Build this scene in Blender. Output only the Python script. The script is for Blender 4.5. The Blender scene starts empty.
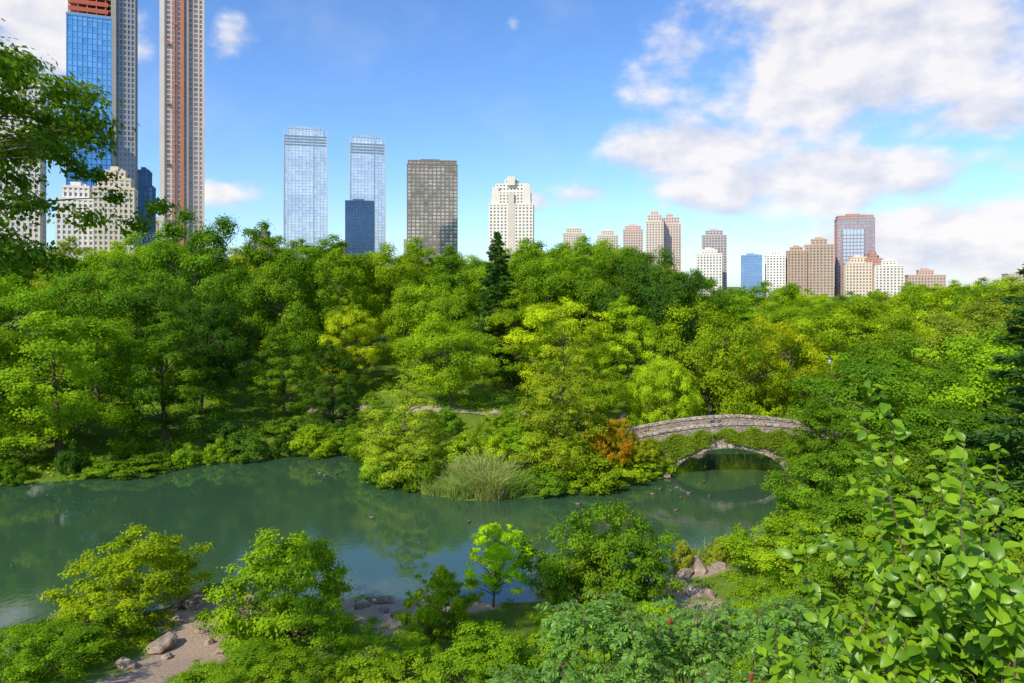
import bpy, math, numpy as np
from mathutils import Vector
rad = math.radians
scene = bpy.context.scene
COL = scene.collection
RNG = np.random.default_rng(7)

# ------------------------------------------------------------------ node helpers
def new_mat(name):
    m = bpy.data.materials.new(name); m.use_nodes = True
    nt = m.node_tree; nt.nodes.clear()
    out = nt.nodes.new('ShaderNodeOutputMaterial')
    return m, nt, out
def N(nt, t, **kw):
    n = nt.nodes.new(t)
    for k, v in kw.items(): setattr(n, k, v)
    return n
def setin(nt, sock, v):
    if isinstance(v, bpy.types.NodeSocket): nt.links.new(v, sock)
    else:
        try: sock.default_value = v
        except Exception: sock.default_value = (v[0], v[1], v[2], 1.0)
def M(nt, op, a, b=0.0, c=None, clamp=False):
    n = N(nt, 'ShaderNodeMath', operation=op); n.use_clamp = clamp
    setin(nt, n.inputs[0], a); setin(nt, n.inputs[1], b)
    if c is not None: setin(nt, n.inputs[2], c)
    return n.outputs[0]
def MIX(nt, f, a, b, mode='MIX'):
    n = N(nt, 'ShaderNodeMix', data_type='RGBA', blend_type=mode)
    setin(nt, n.inputs[0], f)
    for s, v in ((n.inputs[6], a), (n.inputs[7], b)):
        if isinstance(v, bpy.types.NodeSocket): nt.links.new(v, s)
        else: s.default_value = (v[0], v[1], v[2], 1)
    return n.outputs[2]
def MR(nt, v, a, b, c=0.0, d=1.0, smooth=False):
    n = N(nt, 'ShaderNodeMapRange'); n.clamp = True
    if smooth: n.interpolation_type = 'SMOOTHSTEP'
    setin(nt, n.inputs[0], v); n.inputs[1].default_value = a; n.inputs[2].default_value = b
    n.inputs[3].default_value = c; n.inputs[4].default_value = d
    return n.outputs[0]
def NOISE(nt, vec, scale, detail=4, rough=.55, out=0):
    n = N(nt, 'ShaderNodeTexNoise'); n.inputs['Scale'].default_value = scale
    n.inputs['Detail'].default_value = detail; n.inputs['Roughness'].default_value = rough
    if vec is not None: nt.links.new(vec, n.inputs['Vector'])
    return n.outputs[out]
def PRINC(nt, out, color, rough=.7, metal=0.0, spec=.5, normal=None):
    p = N(nt, 'ShaderNodeBsdfPrincipled')
    setin(nt, p.inputs['Base Color'], color); setin(nt, p.inputs['Roughness'], rough)
    p.inputs['Metallic'].default_value = metal
    p.inputs['Specular IOR Level'].default_value = spec
    if normal is not None: nt.links.new(normal, p.inputs['Normal'])
    nt.links.new(p.outputs[0], out.inputs[0]); return p
def BUMP(nt, h, strength=.5, dist=.1):
    b = N(nt, 'ShaderNodeBump'); b.inputs['Strength'].default_value = strength
    b.inputs['Distance'].default_value = dist; nt.links.new(h, b.inputs['Height'])
    return b.outputs[0]

# ------------------------------------------------------------------ materials
def leaf_material(name, trans=.42, gloss=0, k=1.0):
    m, nt, out = new_mat(name)
    oi = N(nt, 'ShaderNodeObjectInfo'); at = N(nt, 'ShaderNodeAttribute'); at.attribute_name = 'var'
    lo = MIX(nt, 1.0, oi.outputs['Color'], (1.25 * k, 1.5 * k, 1.3 * k), 'MULTIPLY')
    hi = MIX(nt, 1.0, oi.outputs['Color'], (3.7 * k, 3.25 * k, 1.5 * k), 'MULTIPLY')
    c = MIX(nt, at.outputs['Fac'], lo, hi)
    d = N(nt, 'ShaderNodeBsdfDiffuse'); nt.links.new(c, d.inputs[0])
    t = N(nt, 'ShaderNodeBsdfTranslucent')
    ct = MIX(nt, 1.0, c, (1.3, 1.3, .45), 'MULTIPLY'); nt.links.new(ct, t.inputs[0])
    mx = N(nt, 'ShaderNodeMixShader'); mx.inputs[0].default_value = trans
    nt.links.new(d.outputs[0], mx.inputs[1]); nt.links.new(t.outputs[0], mx.inputs[2])
    res = mx.outputs[0]
    if gloss:
        g = N(nt, 'ShaderNodeBsdfGlossy'); g.inputs['Roughness'].default_value = .4
        g.inputs[0].default_value = (.8, .85, .7, 1)
        m2 = N(nt, 'ShaderNodeMixShader'); m2.inputs[0].default_value = gloss
        nt.links.new(res, m2.inputs[1]); nt.links.new(g.outputs[0], m2.inputs[2]); res = m2.outputs[0]
    nt.links.new(res, out.inputs[0]); return m
LEAF = leaf_material('leaf_foliage')
def bark_mat():
    m, nt, out = new_mat('bark')
    tc = N(nt, 'ShaderNodeTexCoord'); mp = N(nt, 'ShaderNodeMapping'); mp.inputs['Scale'].default_value = (4, 4, .8)
    nt.links.new(tc.outputs['Object'], mp.inputs[0])
    n = NOISE(nt, mp.outputs[0], 3, 6)
    PRINC(nt, out, MIX(nt, n, (.05, .035, .022), (.2, .15, .1)), .9, normal=BUMP(nt, n, .8, .06)); return m
BARK = bark_mat()
def plain(name, col, rough=.6, var=.15, scale=3., metal=0):
    m, nt, out = new_mat(name)
    tc = N(nt, 'ShaderNodeTexCoord'); n = NOISE(nt, tc.outputs['Object'], scale, 5)
    a = tuple(c * (1 - var) for c in col); b = tuple(min(1, c * (1 + var)) for c in col)
    PRINC(nt, out, MIX(nt, n, a, b), rough, metal, normal=BUMP(nt, n, .2, .02)); return m
def rock_mat():
    m, nt, out = new_mat('rock_stone')
    g = N(nt, 'ShaderNodeNewGeometry')
    n = NOISE(nt, g.outputs['Position'], 1.3, 8, .65); n2 = NOISE(nt, g.outputs['Position'], 9, 5)
    c = MIX(nt, MR(nt, n, .35, .65), (.17, .12, .09), (.48, .36, .27))
    c = MIX(nt, MR(nt, n2, .45, .7, 0, .5), c, (.24, .2, .14))
    PRINC(nt, out, c, .9, normal=BUMP(nt, n2, .7, .12)); return m
ROCK = rock_mat()

# ------------------------------------------------------------------ mesh helpers
def mk_mesh(name, V, Q, mi, mats, var=None, smooth=False):
    V = np.asarray(V, np.float32); Q = np.asarray(Q, np.int32)
    me = bpy.data.meshes.new(name)
    me.vertices.add(len(V)); me.vertices.foreach_set('co', V.ravel())
    me.loops.add(Q.size); me.loops.foreach_set('vertex_index', Q.ravel())
    me.polygons.add(len(Q)); me.polygons.foreach_set('loop_start', np.arange(0, Q.size, 4, dtype=np.int32))
    for m in mats: me.materials.append(m)
    me.polygons.foreach_set('material_index', np.asarray(mi, np.int32))
    me.polygons.foreach_set('use_smooth', np.full(len(Q), smooth) if np.isscalar(smooth) else smooth)
    me.update(calc_edges=True)
    if var is not None:
        a = me.attributes.new('var', 'FLOAT', 'FACE'); a.data.foreach_set('value', np.asarray(var, np.float32))
    return me
def obj(name, me, loc=(0, 0, 0), rot=0, sc=1, col=None, parent=None):
    o = bpy.data.objects.new(name, me); COL.objects.link(o)
    o.location = loc; o.rotation_euler = (0, 0, rot)
    o.scale = (sc, sc, sc) if np.isscalar(sc) else sc
    if col: o.color = (*col, 1)
    if parent: o.parent = parent
    return o
def empty(name, loc=(0, 0, 0), rot=0):
    o = bpy.data.objects.new(name, None); COL.objects.link(o); o.location = loc; o.rotation_euler = (0, 0, rot)
    o.empty_display_size = .2
    return o
class Acc:
    def __init__(s): s.V = []; s.Q = []; s.M = []; s.R = []; s.S = []; s.n = 0
    def add(s, V, Q, mi, var=None, smooth=False):
        V = np.asarray(V); Q = np.asarray(Q)
        s.V.append(V); s.Q.append(Q + s.n); s.M.append(np.full(len(Q), mi))
        s.R.append(np.full(len(Q), .5) if var is None else var); s.S.append(np.full(len(Q), smooth)); s.n += len(V)
    def mesh(s, name, mats):
        return mk_mesh(name, np.concatenate(s.V), np.concatenate(s.Q), np.concatenate(s.M), mats, np.concatenate(s.R), np.concatenate(s.S))
def nrm(v): return v / (np.linalg.norm(v, axis=-1, keepdims=True) + 1e-9)
def tube(P, R, k=6):
    P = np.asarray(P, float); n = len(P); T = nrm(np.gradient(P, axis=0))
    ref = np.array([0.3, 1, .1]) if abs(T[0][2]) > .8 else np.array([0, 0, 1.])
    A = nrm(np.cross(T, ref)); B = np.cross(T, A)
    an = np.arange(k) / k * 2 * math.pi
    V = P[:, None, :] + np.asarray(R)[:, None, None] * (np.cos(an)[None, :, None] * A[:, None, :] + np.sin(an)[None, :, None] * B[:, None, :])
    i = np.arange(n - 1)[:, None] * k; j = np.arange(k)[None, :]; j2 = (j + 1) % k
    Q = np.stack([i + j, i + j2, i + k + j2, i + k + j], -1).reshape(-1, 4)
    return V.reshape(-1, 3), Q
def leafquads(C, Nn, L, rng, T=None, wr=.62):
    n = len(C)
    if T is None: T = rng.normal(size=(n, 3))
    T = T - Nn * np.sum(T * Nn, 1, keepdims=True); T = nrm(T); B = np.cross(Nn, T)
    L = np.asarray(L).reshape(-1, 1) * np.ones((n, 1))
    V = np.stack([C - T * L * .5, C + B * L * wr * .5 - T * L * .05, C + T * L * .5, C - B * L * wr * .5 - T * L * .05], 1).reshape(-1, 3)
    return V, np.arange(4 * n).reshape(-1, 4)
LROW = np.array([0, .22, .5, .78, 1.0]); LW = np.array([0.02, .40, .5, .3, 0.0])
def bigleaves(C, Nn, T, L, W, droop=.25, fold=.12):
    """ovate leaves with midrib fold; C = leaf base"""
    n = len(C); T = nrm(T - Nn * np.sum(T * Nn, 1, keepdims=True)); B = np.cross(Nn, T)
    V = np.zeros((n, 5, 3, 3)); L = np.asarray(L).reshape(-1, 1) * np.ones((n, 1)); W = np.asarray(W).reshape(-1, 1) * np.ones((n, 1))
    for r in range(5):
        base = C + T * L * LROW[r] - Nn * L * droop * LROW[r] ** 2
        for k, sgn in enumerate((-1, 0, 1)):
            V[:, r, k] = base + B * sgn * W * LW[r] + Nn * abs(sgn) * fold * W * LW[r] * 2
    q = []
    for r in range(4):
        for k in range(2):
            a = r * 3 + k; q.append([a, a + 1, a + 4, a + 3])
    Q = (np.arange(n) * 15)[:, None, None] + np.array(q)[None]
    return V.reshape(-1, 3), Q.reshape(-1, 4)

# ------------------------------------------------------------------ trees
def tree(name, seed, H, R, base, nc, lpc, leaf, prof='round', rc=.24, trunk=.35, flat=.62, droop=0., limbs=18, spread=.55, wr=.62, stems=1, ldrop=1.0):
    rng = np.random.default_rng(seed); A = Acc()
    lean = rng.normal(size=2) * R * .06
    def axis(z): return np.array([lean[0] * (z / H) + .03 * R * math.sin(z * 1.3 / max(H, 1) * 5 + seed), lean[1] * (z / H) + .03 * R * math.cos(z / H * 6), z])
    zs = np.linspace(-.6, base + (H - base) * (.78 if prof in ('cone', 'feather') else .7), 12)
    if stems == 1:
        A.add(*tube([axis(z) for z in zs], trunk * (1 - .88 * (zs - zs[0]) / (zs[-1] - zs[0])) * (1 + .5 * np.exp(-(zs + .6) * 1.2)), 8), 0, smooth=True)
    t = rng.random(nc * 3); ang = rng.random(nc * 3) * 2 * math.pi
    if prof == 'round':
        pr = np.maximum(0, 1 - np.abs(2 * t - .9) ** 2.4) ** .5
    elif prof == 'dome':
        pr = np.maximum(0, 1 - t ** 2.2) ** .5
    elif prof == 'feather':
        pr = np.minimum(1, (1 - t) ** .65 * 1.1) * (0.75 + .25 * np.minimum(1, t * 5))
    else:
        pr = (1 - t) ** .9
    keep = rng.random(nc * 3) < (pr ** 1.3 + .06); t, ang, pr = t[keep][:nc], ang[keep][:nc], pr[keep][:nc]
    ph = rng.random(6) * 6.28
    lob = 1 + .18 * np.sin(2 * ang + ph[0] + 3 * t) + .15 * np.sin(3 * ang + ph[1] - 5 * t) + .12 * np.sin(5 * ang + ph[2] + 7 * t)
    rr = spread + (1 - spread) * rng.random(len(t)) ** .6
    rr = np.where(rng.random(len(t)) < .18, rng.random(len(t)) * .5, rr)
    rho = R * pr * lob * rr * (1 - rc * .4)
    z = base + (H - base) * (t * (1 - rc * .25)) * (1 + .05 * np.sin(2 * ang + ph[3]))
    ax = np.array([axis(q) for q in z])
    C = np.stack([ax[:, 0] + rho * np.cos(ang), ax[:, 1] + rho * np.sin(ang), z], 1)
    crs = R * rc * (.5 + .8 * rng.random(len(t)))
    if prof in ('cone', 'feather'): crs *= (1.15 - .6 * t)
    order = rng.permutation(len(C))[:limbs]
    for i in order:
        e = C[i]; r0 = np.linalg.norm(e[:2]); z0 = max(.15 * H if stems == 1 else .05, e[2] - ldrop * (.35 + .35 * rng.random()) * max(r0 * 1.1, .2 * H))
        if prof in ('cone', 'feather'): z0 = e[2] - .1 * r0 if prof == 'cone' else max(.3, e[2] - .5 * r0)
        z0 = min(z0, zs[-1] * .95)
        s = axis(z0) if stems == 1 else np.array([rng.normal() * .12, rng.normal() * .12, -.2])
        md = (s + e) / 2 + np.array([0, 0, .08 * r0]) + rng.normal(size=3) * .06 * R
        tt = np.linspace(0, 1, 7)[:, None]; P = (1 - tt) ** 2 * s + 2 * tt * (1 - tt) * md + tt ** 2 * e
        fr = 1 - .75 * z0 / max(zs[-1], .1)
        A.add(*tube(P, trunk * (.5 if stems == 1 else .35) * max(fr, .2) * (1 - .85 * tt[:, 0]), 5), 0, smooth=True)
    nl = np.maximum(8, (lpc * (crs / (R * rc)) ** 2)).astype(int); idx = np.repeat(np.arange(len(C)), nl); n = len(idx)
    d = nrm(rng.normal(size=(n, 3)) + np.array([0, 0, .35]))
    out = nrm(C[idx] - np.array([0, 0, base + (H - base) * .4]))
    d = nrm(d + out * .35)
    u = rng.random(n)[:, None] ** .45
    wob = 1 + .35 * np.sin(d[:, :1] * 5 + idx[:, None]) * np.sin(d[:, 1:2] * 6 + idx[:, None] * 2.1) + .17 * rng.normal(size=(n, 1))
    P = C[idx] + d * (crs[idx, None] * u * wob) * np.array([1, 1, flat])
    if droop: P[:, 2] -= droop * (np.linalg.norm(P[:, :2] - C[idx][:, :2], axis=1)) ** 1.4
    nn = nrm(d * .75 + out * .4 + np.array([0, 0, .35]) + rng.normal(size=(n, 3)) * .38)
    T = rng.normal(size=(n, 3)) + np.array([0, 0, -.8 if droop else -.3]) + d * .5
    V, Q = leafquads(P, nn, leaf * (.7 + .6 * rng.random(n)), rng, T, wr)
    cv = rng.random(len(C)); var = np.clip(.55 * cv[idx] + .45 * rng.random(n), 0, 1)
    A.add(V, Q, 1, var)
    return A.mesh(name, [BARK, LEAF])

def conifer(name, seed, H, R, base, nb, leaf):
    rng = np.random.default_rng(seed); A = Acc()
    zs = np.linspace(-.5, H, 10); A.add(*tube(np.stack([zs * 0, zs * 0, zs], 1), .3 * (1.02 - (zs + .5) / (H + .5)), 7), 0, smooth=True)
    PP = []; DD = []
    for b in range(nb):
        t = (b + rng.random()) / nb; z = base + (H - base) * t
        L = R * (1 - t) ** .8 * (.55 + .65 * rng.random()) + .25; a = b * 2.4 + rng.random()
        dr = np.array([math.cos(a), math.sin(a), 0]); tt = np.linspace(0, 1, 6)
        P = np.array([0, 0, z]) + dr * (L * tt)[:, None] + np.array([0, 0, 1.]) * (L * (.12 * tt - .28 * tt ** 2 + .14 * tt ** 4))[:, None]
        A.add(*tube(P, .06 * (1 - t) ** .5 * (1.05 - tt) + .008, 4), 0)
        k = int(260 * L / R) + 30; s = rng.random(k) ** .7
        side = rng.normal(size=(k, 1)) * .22 * L * (1.15 - s[:, None])
        per = np.array([-dr[1], dr[0], 0])
        ci = np.stack([np.interp(s, tt, P[:, j]) for j in range(3)], 1)
        PP.append(ci + per * side + np.array([0, 0, 1]) * (rng.normal(size=(k, 1)) * .1 - np.abs(side) * .25)); DD.append(nrm(dr + per * np.sign(side) * .8 + rng.normal(size=(k, 3)) * .35))
    P = np.concatenate(PP); D = np.concatenate(DD); n = len(P)
    nn = nrm(rng.normal(size=(n, 3)) * .6 + np.array([0, 0, 1]))
    V, Q = leafquads(P, nn, leaf * (.7 + .6 * rng.random(n)), rng, D, .3)
    A.add(V, Q, 1, rng.random(n) * .7); return A.mesh(name, [BARK, LEAF])

BR = [tree('broadleaf_a', 1, 18, 8, 3.0, 90, 450, .30, limbs=26, rc=.21),
      tree('broadleaf_b', 2, 18, 7.2, 2.4, 110, 360, .28, limbs=26, rc=.18),
      tree('broadleaf_c', 3, 18, 8.6, 4.0, 75, 520, .31, limbs=26, rc=.23, flat=.55),
      tree('broadleaf_d', 4, 18, 6.8, 2.0, 125, 330, .26, limbs=26, rc=.16, prof='dome')]
DOME = [tree('spreading_a', 11, 12, 9.5, .8, 210, 200, .26, prof='dome', rc=.13, limbs=34, flat=.65, droop=.10),
        tree('spreading_b', 12, 12, 8.5, .6, 190, 210, .25, prof='round', rc=.14, limbs=34, flat=.75, droop=.08)]
FEA = [tree('feathery_a', 21, 14, 5.2, .2, 300, 160, .24, prof='feather', rc=.17, limbs=70, flat=.4, droop=.22, trunk=.22, wr=.4),
       tree('feathery_b', 22, 14, 4.8, .2, 320, 150, .23, prof='feather', rc=.17, limbs=70, flat=.4, droop=.25, trunk=.22, wr=.4)]
CON = conifer('spruce', 31, 20, 3.6, 2, 150, .42)
BUSH = [tree('bush_a', 41, 5, 4, .4, 170, 180, .165, prof='dome', rc=.15, limbs=50, stems=5, trunk=.14, flat=.45),
        tree('bush_b', 42, 5, 3.6, .3, 220, 140, .14, prof='round', rc=.13, limbs=60, stems=5, trunk=.13, flat=.6),
        tree('bush_c', 43, 5, 3.4, .3, 120, 210, .175, prof='round', rc=.18, limbs=50, stems=5, trunk=.12, flat=.42)]
SHR = [tree('shrub_a', 51, 2.4, 2.4, .05, 75, 130, .20, prof='dome', rc=.22, limbs=14, stems=4, trunk=.08),
       tree('shrub_b', 52, 2.2, 2.0, .05, 65, 120, .18, prof='dome', rc=.24, limbs=14, stems=4, trunk=.08)]

# ------------------------------------------------------------------ terrain
POND = np.array([(-120, 72), (-90, 71), (-51, 70), (-42, 73), (-33.5, 79), (-27, 81.5), (-19.7, 83), (-15, 78), (-12.2, 70.5), (-8, 67), (-3.9, 65), (1.2, 66), (8.6, 68.5),
    (14.2, 72), (17, 73.5), (17.3, 80), (21, 87), (33, 92), (46, 89), (45, 81), (32, 79), (29, 77), (29, 70), (26, 64), (22.6, 60), (20.2, 56), (17, 52.5), (14, 50), (11, 49), (10, 46.5), (5.5, 44.2),
    (-.7, 43.8), (-5, 44), (-13.4, 44.2), (-19.8, 44), (-22, 42.8), (-25, 40.0), (-27, 37.2), (-45, 33), (-90, 30), (-120, 29)], float)
def sdist(X, Y):
    X = np.asarray(X, float); Y = np.asarray(Y, float); sh = X.shape; p = np.stack([X.ravel(), Y.ravel()], 1)
    best = np.full(len(p), 1e9); inside = np.zeros(len(p), bool)
    for i in range(len(POND)):
        a = POND[i]; b = POND[(i + 1) % len(POND)]; e = b - a; w = p - a
        t = np.clip((w @ e) / (e @ e), 0, 1); best = np.minimum(best, np.linalg.norm(w - t[:, None] * e, axis=1))
        c = ((a[1] > p[:, 1]) != (b[1] > p[:, 1])) & (p[:, 0] < (b[0] - a[0]) * (p[:, 1] - a[1]) / (b[1] - a[1] + 1e-12) + a[0]); inside ^= c
    return np.where(inside, -best, best).reshape(sh)
def ss(x, a, b): t = np.clip((x - a) / (b - a), 0, 1); return t * t * (3 - 2 * t)
def height(X, Y):
    X = np.asarray(X, float); Y = np.asarray(Y, float); d = sdist(X, Y)
    hn = np.interp(Y, [-60, 0, 4, 6, 10, 16, 25, 35, 42, 50], [18.5, 17.8, 16.3, 14.9, 12.2, 8.5, 4.0, 1.3, .5, 0])
    top = 8 - 4.0 * ss(X, 30, 80); far = np.minimum(.1 + .15 * np.maximum(d, 0), top)
    far = far + (.5 * np.sin(X * .21 + 1) * np.sin(Y * .17) + .25 * np.sin(X * .6 + Y * .4)) * ss(d, 3, 15)
    far = np.where(Y > 45, far, 0)
    ramp = 3.9 * np.exp(-(((X - 11.5) / 4.5) ** 2 + ((Y - 78) / 5) ** 2)) + 4.2 * np.exp(-(((X - 38) / 4) ** 2 + ((Y - 74.5) / 5) ** 2))
    base = np.maximum(np.maximum(hn, far), 0) ; base = np.maximum(base, ramp)
    out = np.minimum(base, .12 + .42 * np.maximum(d, 0)) + .06 * np.sin(X * 2.1) * np.sin(Y * 1.7) * ss(d, .3, 2)
    return np.where(d > 0, out, np.maximum(-1.6, .12 + .5 * d))
def hz(x, y): return float(height(np.array([x]), np.array([y]))[0])
xs = np.concatenate([-np.geomspace(4000, 96, 26), np.linspace(-90, 90, 165), np.geomspace(96, 4000, 26)])
ys = np.concatenate([[-400, -200, -100, -50, -25], np.linspace(-12, 130, 150), np.geomspace(135, 6000, 34)])
GX, GY = np.meshgrid(xs, ys); GZ = height(GX, GY)
nx, ny = len(xs), len(ys); ii = np.arange(ny - 1)[:, None] * nx + np.arange(nx - 1)[None]
Q = np.stack([ii, ii + 1, ii + nx + 1, ii + nx], -1).reshape(-1, 4)
DIRT = [((-19.2, 43.3), 2.0), ((-17.6, 40.5), 2.4), ((-16.6, 37.5), 2.3), ((-16.4, 34.5), 2.2), ((-17, 31), 1.6), ((-7, 42.4), 2.8), ((-6, 40.0), 2.0), ((-10, 43), 1.6), ((-2.5, 43), 1.6), ((9.5, 45.5), 2.0), ((13, 49), 2.0), ((11, 42), 2.4), ((10, 39), 1.6), ((-25, 38.5), 1.2)]
def dirtmask(X, Y):
    m = np.zeros_like(X)
    for (a, b), r in DIRT: m = np.maximum(m, np.clip(1.5 - np.hypot(X - a, Y - b) / r, 0, 1))
    return np.maximum(m, np.where(Y < 55, .75 * np.clip(1 - np.abs(sdist(X, Y)) / .9, 0, 1), 0))
def ground_mat():
    m, nt, out = new_mat('ground_grass_earth')
    g = N(nt, 'ShaderNodeNewGeometry'); P = g.outputs['Position']
    n1 = NOISE(nt, P, .35, 6); n2 = NOISE(nt, P, 5, 6, .7)
    gr = MIX(nt, n1, (.08, .14, .012), (.18, .28, .02)); gr = MIX(nt, MR(nt, n2, .35, .7, 0, .5), gr, (.06, .06, .015))
    di = MIX(nt, n2, (.27, .18, .12), (.56, .42, .30))
    at = N(nt, 'ShaderNodeAttribute'); at.attribute_name = 'dirt'
    f = MR(nt, M(nt, 'ADD', at.outputs['Fac'], M(nt, 'MULTIPLY', M(nt, 'SUBTRACT', n2, .5), 1.2)), .35, .6)
    PRINC(nt, out, MIX(nt, f, gr, di), .95, spec=.2, normal=BUMP(nt, n2, .6, .15)); return m
me = mk_mesh('ground', np.stack([GX, GY, GZ], -1).reshape(-1, 3), Q, np.zeros(len(Q)), [ground_mat()], smooth=True)
a = me.attributes.new('dirt', 'FLOAT', 'POINT'); a.data.foreach_set('value', dirtmask(GX, GY).astype(np.float32).ravel())
obj('ground', me)

# ------------------------------------------------------------------ water
def water_mat():
    m, nt, out = new_mat('pond_water')
    g = N(nt, 'ShaderNodeNewGeometry'); mp = N(nt, 'ShaderNodeMapping'); mp.inputs['Scale'].default_value = (1, .7, 1)
    nt.links.new(g.outputs['Position'], mp.inputs[0])
    n1 = NOISE(nt, mp.outputs[0], 2.2, 4, .55); n2 = NOISE(nt, mp.outputs[0], .09, 3)
    h = M(nt, 'MULTIPLY', n1, MR(nt, n2, .42, .62, .1, 1.2))
    c = MIX(nt, n2, (.024, .066, .038), (.044, .092, .038))
    p = PRINC(nt, out, c, .02, normal=BUMP(nt, h, .26, .05)); p.inputs['IOR'].default_value = 1.6
    p.inputs['Specular IOR Level'].default_value = 1.0
    return m
obj('pond_water', mk_mesh('pond_water', [(-130, 25, 0), (60, 25, 0), (60, 100, 0), (-130, 100, 0)], [(0, 1, 2, 3)], [0], [water_mat()]))

# ------------------------------------------------------------------ planting
G1 = (.070, .130, .012); G2 = (.110, .180, .012); Y1 = (.165, .225, .012); D1 = (.036, .080, .014); OL = (.125, .16, .022); YY = (.215, .27, .015)
def plant(name, me, x, y, top, r0, h0, r=None, col=G1, dz=0, rr=None):
    z = hz(x, y) - .1 + dz; sz = (top - z) / h0; sx = (r / r0) if r else sz
    j = 1 + RNG.normal() * .14; h = RNG.normal() * .06
    c = (col[0] * j * (1 + h), col[1] * j, col[2] * j * (1 - h))
    return obj(name, me, (x, y, z), RNG.random() * 6.28 if rr is None else rr, (sx, sx, sz), c)
R0 = {0: 8, 1: 7.2, 2: 8.6, 3: 6.8}
def br(x, y, top, r, col, k=None, name='deciduous_tree'):
    k = RNG.integers(0, 4) if k is None else k
    return plant(name, BR[k], x, y, top, R0[k], 18, r, col)
for a_ in [(-50, 77, 18.2, 9, G2, 1), (-41.5, 83.5, 16.5, 6.5, G1, 3), (-60, 76, 17, 8, G1, 0), (-70, 77, 18, 8, G1, 1), (-57.7, 98, 24.5, 8.5, G1, 0), (-69, 95, 23.5, 9, G2, 2), (-82, 90, 22, 9, D1, 1),
           (-50, 112, 33.0, 9, G1, 0), (-62, 118, 30, 8.5, G2, 2), (-40.5, 116, 30, 8, G1, 3), (-41.6, 94, 19.5, 6, D1, 2), (-49, 99, 21, 6, D1, 1), (-34, 110, 26, 7.5, G1, 0),
           (-31, 95, 14.5, 5, G1, 3), (-30, 124, 27.5, 8, G2, 1), (-22.9, 89, 12.8, 4.8, D1, 3), (-20, 127, 28, 8, G2, 2), (-24.5, 106, 17.5, 5, YY, 1), (-14, 113, 22, 7.5, G2, 0),
           (-8.4, 95, 16.5, 6.6, G2, 2), (-12, 131, 27, 8, G1, 3), (6, 128, 27, 8, G2, 0), (7.5, 102, 19, 7.5, Y1, 1), (15, 123, 27, 7.5, G1, 1), (24, 116, 26.5, 7.5, D1, 2),
           (31, 122, 23.5, 6.5, G1, 0), (0, 108, 19, 6, G2, 3), (-3, 128, 25, 7, G2, 2), (17, 104, 18, 6, Y1, 3), (10, 90, 13, 5, G2, 0)]:
    br(*a_[:5], a_[5])
plant('spruce_tree', CON, -2.3, 110, 28.2, 3.6, 20, 5.4, (.04, .09, .025))
plant('cypress_tree', FEA[0], -11.2, 73.5, 11.8, 5.2, 14, 5.8, (.125, .17, .018))
plant('cypress_tree', FEA[1], 5.2, 73, 17.4, 4.8, 14, 6.2, (.145, .19, .018))
plant('cypress_tree', FEA[0], -15.5, 80, 8.5, 5.2, 14, 3.4, G2)
plant('autumn_bush', BUSH[1], 9.6, 71.6, 5.9, 3.6, 5, 2.5, (.18, .115, .012))
plant('autumn_bush', BUSH[0], 11.2, 73.6, 6.2, 4, 5, 2.3, (.18, .15, .012))
plant('large_shrub', BUSH[1], 12.6, 73.0, 4.2, 3.6, 5, 2.8, (.15, .18, .012))
plant('large_shrub', BUSH[0], 6.0, 70.8, 4.5, 4, 5, 3.2, Y1)
plant('large_shrub', BUSH[2], 1.5, 73.5, 6.0, 3.4, 5, 3.4, G2)
plant('large_shrub', BUSH[0], -1.5, 80, 5.4, 4, 5, 2.6, G2)
plant('large_shrub', BUSH[2], 3.8, 83, 7.4, 3.4, 5, 3.6, G1)
plant('willow_tree', DOME[0], 28.5, 99, 17.3, 9.5, 12, 10.5, Y1)
plant('willow_tree', DOME[1], 38, 104, 15.5, 8.5, 12, 9, YY)
plant('willow_tree', DOME[1], 20, 92, 11, 8.5, 12, 5, Y1)
for a_ in [(33, 63, 14.6, 6.8, G1, 1), (41.5, 62, 16.5, 7.5, G2, 0), (50, 64, 17, 8, G2, 3), (27.0, 60.5, 10.2, 4.0, G1, 3), (36, 54, 11.5, 6, G1, 1), (46, 52, 13, 7, G1, 0),
           (45, 80, 15, 6.5, G1, 2), (54, 84, 18, 7, OL, 1), (64, 88, 20, 8, OL, 0), (48, 104, 17, 7, Y1, 1), (58, 112, 18.5, 8, G2, 2), (70, 118, 20.5, 8, Y1, 0), (80, 112, 21, 8, OL, 3),
           (50, 125, 17.5, 7, G2, 0), (40, 128, 18, 7, G2, 3), (90, 124, 23, 8, Y1, 1), (78, 92, 20, 8, G2, 2)]:
    br(*a_[:5], a_[5])
for x, y, t, r, c, k in [(25, 55.5, 7.0, 4.6, G1, 1), (30, 50, 8.2, 5, G1, 1), (23.5, 49, 5.4, 4.2, G1, 0), (19, 47, 4.4, 4.6, G2, 1), (20.5, 40, 5.2, 4.2, G1, 0), (33, 44, 9.5, 5.2, G1, 1), (27, 42, 7, 4.6, G2, 2), (26, 60.5, 5, 3.0, D1, 1)]:
    plant('large_shrub', BUSH[k], x, y, t, (4, 3.6, 3.4)[k], 5, r, c)
plant('pine_tree', CON, 33.4, 43, 24, 3.6, 20, 6.0, (.05, .10, .028))
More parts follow.
